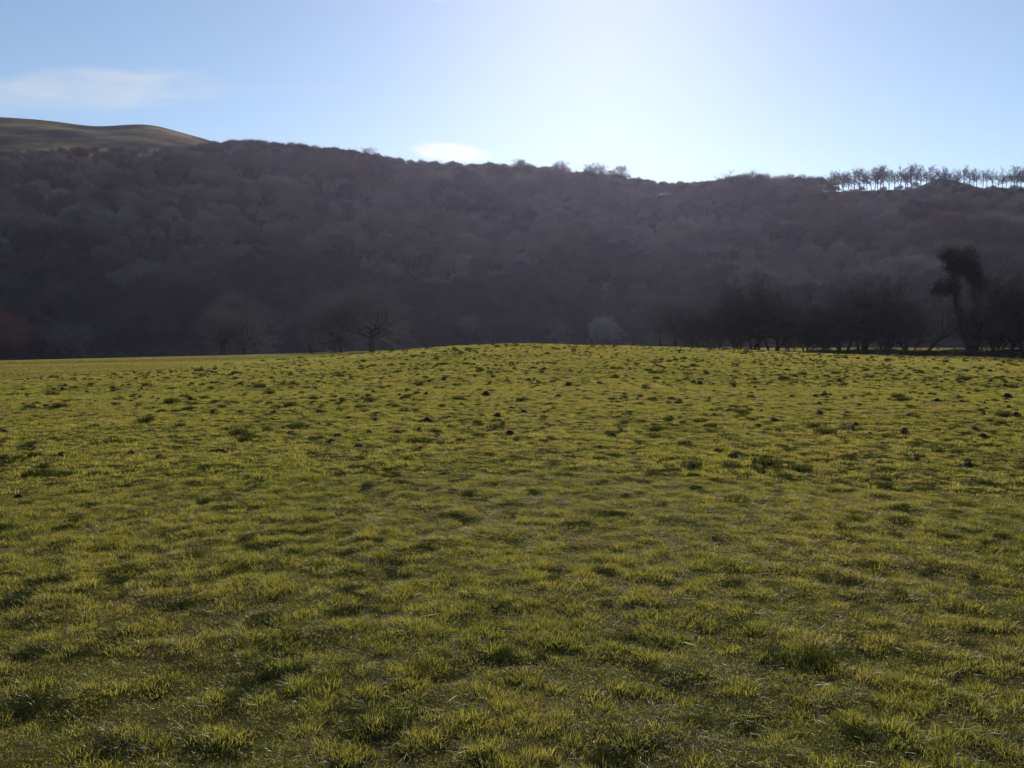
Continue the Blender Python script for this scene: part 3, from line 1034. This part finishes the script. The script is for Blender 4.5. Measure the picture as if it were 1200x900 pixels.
def lumpy_tube(pts, radii, sides=9, seed=0, cap=True):
    g = random.Random(seed)
    V, Fq, Ft = [], [], []
    n = len(pts)
    for i, (p, r) in enumerate(zip(pts, radii)):
        d = Vector(pts[min(i + 1, n - 1)]) - Vector(pts[max(i - 1, 0)])
        d.normalize()
        ref = Vector((0, 1, 0))
        a = d.cross(ref).normalized(); b = d.cross(a)
        for s in range(sides):
            th = s * 2 * math.pi / sides
            rr = r * (1 + g.uniform(-0.16, 0.16))
            V.append(tuple(Vector(p) + (a * math.cos(th) + b * math.sin(th)) * rr))
    for i in range(n - 1):
        for s in range(sides):
            t = (s + 1) % sides
            Fq.append((i * sides + s, i * sides + t, (i + 1) * sides + t, (i + 1) * sides + s))
    c0 = len(V); V.append(pts[0]); V.append(pts[-1])
    for s in range(sides):
        t = (s + 1) % sides
        Ft.append((c0, t, s)); Ft.append((c0 + 1, (n - 1) * sides + s, (n - 1) * sides + t))
    return np.array(V), Fq, Ft


def tube_obj(name, pts, radii, m, parent=None, seed=0):
    v, q, t = lumpy_tube(pts, radii, seed=seed)
    return add_obj(name, mesh_from(name, v, [np.array(q), np.array(t)], [m], smooth=False), parent)


x, y, z = spot(364, 156)
root = thing('tree_stump', (x, y, z))
tag(root, 'broken standing tree stump with a pale bent top, between the left trees', 'stump')
tube_obj('trunk', [(0.15, 0, -0.2), (0.1, 0, 0.5), (-0.05, 0, 1.1), (-0.2, 0, 1.7), (-0.35, 0.05, 2.1)], [0.32, 0.24, 0.22, 0.2, 0.14], M_bark, root, 3)
tube_obj('broken_top', [(-0.34, 0.05, 2.02), (-0.42, 0.0, 2.3), (-0.3, -0.05, 2.5), (-0.1, -0.1, 2.2)], [0.15, 0.12, 0.09, 0.04], M_deadwood, root, 4)
x, y, z = spot(389, 150)
root = thing('fallen_branch', (x, y, z))
tag(root, 'pale fallen branch propped against the ground beside the straight trunk', 'branch')
tube_obj('limb', [(0.4, 0, 0.1), (-0.1, 0, 0.2), (-0.6, 0, 0.42), (-1.1, 0.1, 0.85)], [0.2, 0.19, 0.15, 0.07], M_deadwood, root, 5)
tube_obj('fork', [(-0.3, 0, 0.25), (-0.75, -0.2, 0.22), (-1.2, -0.3, 0.3)], [0.13, 0.09, 0.04], M_deadwood, root, 6)
x, y, z = spot(737, 103)
root = thing('fallen_log', (x, y, z))
tag(root, 'dark fallen log lying on the grass at the mound\'s far edge', 'log')
tube_obj('log', [(-0.95, 0, 0.12), (-0.3, 0.02, 0.2), (0.3, 0, 0.26), (0.62, 0.02, 0.34), (0.72, 0.02, 0.36)], [0.13, 0.2, 0.26, 0.3, 0.22], M_bark, root, 7)
tube_obj('branch_stub', [(0.3, 0, 0.3), (0.5, -0.1, 0.62), (0.62, -0.15, 0.75)], [0.12, 0.08, 0.04], M_bark, root, 8)
tube_obj('branch_end', [(0.75, 0, 0.1), (1.05, 0.05, 0.12), (1.35, 0.0, 0.08)], [0.12, 0.1, 0.05], M_bark, root, 9)


# ------------------------------------------------------------------ molehills
def mound_mesh(name, seed, w=0.26, h=0.12, grassy=False):
    g = np.random.default_rng(seed)
    nr, na = 9, 22
    V = [[0, 0, h]]
    for i in range(1, nr):
        t = i / (nr - 1)
        for j in range(na):
            th = j * 2 * math.pi / na
            rr = w * t * (1 + 0.22 * math.sin(2 * th + seed) + 0.12 * math.sin(5 * th + seed * 2) + g.uniform(-.07, .07))
            zz = h * (math.cos(t * math.pi) * 0.5 + 0.5) ** 0.8 * (1 + g.uniform(-.28, .28)) - 0.03 * t
            V.append([rr * math.cos(th), rr * 0.8 * math.sin(th), zz])
    q, t3 = [], []
    for j in range(na):
        t3.append((0, 1 + j, 1 + (j + 1) % na))
    for i in range(nr - 2):
        for j in range(na):
            a = 1 + i * na + j; b = 1 + i * na + (j + 1) % na
            q.append((a, a + na, b + na, b))
    return np.array(V), np.array(q), np.array(t3)


mole = []
for k in range(4):
    v, q, t3 = mound_mesh('molehill', 300 + k)
    mole.append(mesh_from('molehill', v, [q, t3], [M_soil], smooth=True))


def ground_hit(px, py):
    az, te = ray(px, py)
    az, te = float(az), float(te)
    rs = np.geomspace(2, 240, 6000)
    zz = land(rs * math.sin(az), rs * math.cos(az))
    los = EYE + rs * te
    k = np.argmax(zz >= los)
    return rs[k] * math.sin(az), rs[k] * math.cos(az), zz[k], rs[k]


spots = [(651, 427, 1.3), (660, 422, .8), (624, 432, 1.1), (638, 433, 1.1), (617, 438, .8), (654, 465, 1.0), (572, 432, .9), (532, 452, .8), (600, 479, .8), (583, 487, .8),
         (495, 496, 1.0), (906, 494, 1.3), (1098, 471, 1.2), (1057, 435, .9), (1160, 435, .9), (1134, 546, .9), (855, 482, .9), (1036, 526, .0), (736, 426, .0), (960, 474, .9),
         (766, 444, .9), (22, 583, 0.6), (154, 531, .7), (396, 512, .9), (250, 530, .65), (230, 460, 1.0), (420, 524, .8), (340, 509, .9), (5, 508, .9), (975, 535, 0), (858, 536, .9),
         (980, 439, .8), (932, 440, .7), (1007, 475, .8)]
q = 0
for px, py, s in spots:
    if s <= 0:
        continue
    x, y, z, rr = ground_hit(px, py)
    o = add_obj('molehill', mole[q % 4])
    o.location = (x, y, z - 0.01)
    k = s * (0.5 + 0.007 * min(rr, 80))
    o.scale = (k * 1.15, k, k)
    o.rotation_euler = (0, 0, q * 1.3)
    tag(o, 'small dark heap of earth pushed up in the grazed grass', 'molehill', 'molehills scattered over the field')
    q += 1

# ------------------------------------------------------------------ grass
print('grass')


def tuft(name, seed, n, rad, hmin, hmax, width, m, lay=0.5, segs=2, clump=1.0):
    g = np.random.default_rng(seed)
    rr = rad * g.random(n) ** 0.6; th = g.uniform(0, 6.283, n)
    base = np.stack([rr * np.cos(th), rr * np.sin(th), np.full(n, -0.012)], 1)
    h = g.uniform(hmin, hmax, n) * (1 - 0.35 * rr / rad * clump)
    out = np.stack([np.cos(th), np.sin(th)], 1) * 0.5 + g.normal(size=(n, 2)) * 0.7
    bend = lay * g.uniform(0.3, 1.3, n)
    dirx = out * bend[:, None]
    face = g.uniform(0, 6.283, n)
    w = np.stack([np.cos(face), np.sin(face), 0 * face], 1) * (width * g.uniform(0.7, 1.3, n))[:, None] * 0.5
    mid = base + np.stack([dirx[:, 0] * h * 0.35, dirx[:, 1] * h * 0.35, h * 0.6], 1)
    zt = h / np.sqrt(1 + (bend * 0.9) ** 2)
    tip = base + np.stack([dirx[:, 0] * h, dirx[:, 1] * h, zt], 1)
    V = np.stack([base - w, base + w, mid + w * 0.8, mid - w * 0.8, tip], 1).reshape(-1, 3)
    o = np.arange(n)[:, None] * 5
    return mesh_from(name, V, [o + np.array([[0, 1, 2, 3]]), o + np.array([[3, 2, 4]])], [m])


def mixed(name, a, b):
    """two tuft meshes in one"""
    va = np.empty(len(a.vertices) * 3, np.float32); a.vertices.foreach_get('co', va)
    vb = np.empty(len(b.vertices) * 3, np.float32); b.vertices.foreach_get('co', vb)
    na, nb = len(a.vertices) // 5, len(b.vertices) // 5
    V = np.concatenate([va.reshape(-1, 3), vb.reshape(-1, 3)])
    o = np.arange(na + nb)[:, None] * 5
    mi = np.concatenate([np.zeros(na, int), np.ones(nb, int)])
    return mesh_from(name, V, [o + np.array([[0, 1, 2, 3]]), o + np.array([[3, 2, 4]])], [a.materials[0], b.materials[0]], mat_idx=np.concatenate([mi, mi]))


def near_set(k, scale=1.0, wid=1.0, n=1.0):
    P = []
    for i in range(3):
        P.append(mixed('sward_tuft', tuft('t', 400 + k * 50 + i, int(70 * n), 0.07 * scale, 0.014, 0.042, 0.0022 * wid, M_grass, 1.5),
                       tuft('t', 420 + k * 50 + i, int(8 * n), 0.08 * scale, 0.012, 0.038, 0.002 * wid, M_straw, 1.9)))
    for i in range(2):
        P.append(mixed('tall_tuft', tuft('t', 430 + k * 50 + i, int(90 * n), 0.06 * scale, 0.03, 0.075, 0.0024 * wid, M_grass, 1.05),
                       tuft('t', 440 + k * 50 + i, int(22 * n), 0.06 * scale, 0.02, 0.055, 0.003 * wid, M_lush, 0.8)))
    P.append(mixed('straw_tuft', tuft('t', 445 + k * 50, int(30 * n), 0.07 * scale, 0.012, 0.035, 0.0022 * wid, M_grass, 1.2),
                   tuft('t', 446 + k * 50, int(30 * n), 0.09 * scale, 0.02, 0.05, 0.0021 * wid, M_straw, 2.4)))
    P.append(tuft('lush_tuft', 448 + k * 50, int(95 * n), 0.07 * scale, 0.03, 0.065, 0.003 * wid, M_lush, 0.8))
    return P


def sward(name, r0, r1, cell, set_, size, label, seed, half=R(41), tall_amt=1.0):
    g = np.random.default_rng(seed)
    xm = r1 * math.sin(half)
    gx, gy = np.meshgrid(np.arange(-xm, xm, cell), np.arange(r0 * math.cos(half) * 0.9, r1, cell))
    x = (gx + g.uniform(-.5, .5, gx.shape) * cell).ravel(); y = (gy + g.uniform(-.5, .5, gx.shape) * cell).ravel()
    r = np.hypot(x, y); az = np.arctan2(x, y)
    k = (r >= r0) & (r < r1) & (np.abs(az) < half)
    x, y, r = x[k], y[k], r[k]
    c = fbm(x / 0.12, y / 0.12, 501, 3)
    c2 = fbm(x / 2.6, y / 2.6, 502, 3)
    rnd_ = g.random(len(x))
    sm = smooth_side(x, y)
    thin = (c < -0.36) & (rnd_ < 0.5) & (sm < 0.5)      # worn gaps where soil and thatch show
    x, y, r, c, c2, sm = (a[~thin] for a in (x, y, r, c, c2, sm))
    n = len(x)
    rnd_ = g.random(n)
    idx = g.integers(0, 3, n)
    tall = (c > 0.2 - 0.25 * c2) & (sm < 0.5)
    idx = np.where(tall & (rnd_ < 0.75), 3 + g.integers(0, 2, n), idx)
    lush = (fbm(x / 0.2, y / 0.2, 503, 2) > 0.42 + 0.12 * (r0 > 20)) & (sm < 0.5)
    idx = np.where(lush & (rnd_ < 0.7), 6, idx)
    straw = (fbm(x / 0.35, y / 0.35, 504, 3) > 0.16)
    idx = np.where(straw & (rnd_ > (0.62 if r0 < 9 else 0.82)), 5, idx)
    s = size * (0.85 + 0.55 * np.clip(c + 0.3, 0, 1)) * g.uniform(0.75, 1.25, n)
    s = np.where(sm > 0.5, s * 0.75, s)
    zs = s * g.uniform(0.8, 1.2, n) * (0.9 + 0.25 * tall_amt * np.clip(c2 + 0.3, 0, 1))
    P = np.stack([x, y, land(x, y)], 1)
    rot = np.stack([g.normal(0, .12, n), g.normal(0, .12, n), g.uniform(0, 6.283, n)], 1)
    scatter(name, P, rot, np.stack([s, s, zs], 1), idx, set_, label)
    print(name, n)


S0 = near_set(0)
S1 = near_set(1, 1.25, 1.8, 0.75)
S2 = near_set(2, 2.2, 3.4, 0.9)
S3 = near_set(3, 4.5, 7.0, 1.2)
sward('grass', 1.9, 9.5, 0.04, S0, 0.84, 'short tufty grazed grass in the near part of the field', 1)
sward('grass', 9.5, 27, 0.078, S1, 0.88, 'short grazed grass in the middle of the field', 2)
sward('grass', 27, 85, 0.18, S2, 0.9, 'short grass over the low mound', 3)
sward('grass', 85, 250, 0.45, S3, 0.8, 'short grass in the far part of the field', 4, tall_amt=0.3)

# coarse dark tussocks and hoof-turned clods, too many to count
print('tussocks')


def tussock_mesh(seed, clod):
    v, q, t3 = mound_mesh('c', seed, 0.15, 0.055 if clod else 0.04)
    g = np.random.default_rng(seed)
    n = 40 if clod else 230
    b = tuft('x', seed, n, 0.15, 0.05, 0.085 if clod else 0.12, 0.006, M_lush, 0.6)
    vb = np.empty(len(b.vertices) * 3, np.float32); b.vertices.foreach_get('co', vb); vb = vb.reshape(-1, 3)
    o = len(v)
    ob = o + np.arange(n)[:, None] * 5
    faces = [q, t3, ob + np.array([[0, 1, 2, 3]]), ob + np.array([[3, 2, 4]])]
    mi = np.concatenate([np.zeros(len(q) + len(t3), int), np.ones(2 * n, int)])
    return mesh_from('tussock', np.concatenate([v, vb + [0, 0, 0.02]]), faces, [M_soil, M_lush], mat_idx=mi)


tus = [tussock_mesh(600 + i, i % 2 == 0) for i in range(6)]
g = np.random.default_rng(77)
bands = [(2.2, 9, 2.6, 0.3, 0.62), (9, 22, 3.2, 0.35, 0.8), (22, 55, 1.9, 0.42, 0.85), (55, 135, 0.9, 0.6, 1.1)]
PX, PY, PS = [], [], []
for r0, r1, dens, s0, s1 in bands:
    area = 0.5 * (r1 ** 2 - r0 ** 2) * 2 * R(41)
    n = int(area * dens * 2.2)
    r = np.sqrt(g.uniform(r0 ** 2, r1 ** 2, n)); az = g.uniform(-R(41), R(41), n)
    x, y = r * np.sin(az), r * np.cos(az)
    w = fbm(x / 3.5, y / 3.5, 701, 3)
    keep = (g.random(n) < np.clip(0.45 + 0.9 * w, 0.05, 1)) & (smooth_side(x, y) < 0.4)
    keep &= ~((x > 20) & (r > 108))
    x, y, r = x[keep], y[keep], r[keep]
    PX.append(x); PY.append(y); PS.append(g.uniform(s0, s1, len(x)) * np.where(g.random(len(x)) < 0.12, 1.5, 0.85))
x, y, s = map(np.concatenate, (PX, PY, PS))
n = len(x)
P = np.stack([x, y, land(x, y) - 0.01], 1)
scatter('tussocks', P, np.stack([g.normal(0, .06, n), g.normal(0, .06, n), g.uniform(0, 6.28, n)], 1),
        np.stack([s * g.uniform(.85, 1.3, n), s, s * g.uniform(.8, 1.2, n) * (1 + 0.6 * sstep(8, 25, np.hypot(x, y)))], 1), np.where(np.hypot(x, y) < 11, 1 + 2 * g.integers(0, 3, n), g.integers(0, 6, n)), tus,
        'dark coarse tussocks and trodden clods dotted through the field')
print('tussocks', n)


# ------------------------------------------------------------------ haze in the valley air
def haze():
    x0, x1, y0, y1, z0, z1 = -1650, 1650, -1650, 1650, -150, 185
    V = [(x, y, z) for x in (x0, x1) for y in (y0, y1) for z in (z0, z1)]
    Fq = [(0, 1, 3, 2), (4, 6, 7, 5), (0, 4, 5, 1), (2, 3, 7, 6), (0, 2, 6, 4), (1, 5, 7, 3)]
    m, nt, out = mat('valley_haze')
    pv = N(nt, 'ShaderNodeVolumePrincipled')
    pv.inputs['Color'].default_value = (0.72, 0.70, 1.0, 1)
    pv.inputs['Density'].default_value = 0.000085
    pv.inputs['Anisotropy'].default_value = 0.6
    nt.links.new(pv.outputs[0], out.inputs['Volume'])
    o = add_obj('haze', mesh_from('haze', np.array(V), np.array(Fq), [m]))
    tag(o, kind='stuff', label='thin blue haze filling the valley in front of the hill')


haze()
print('objects', len(bpy.data.objects))
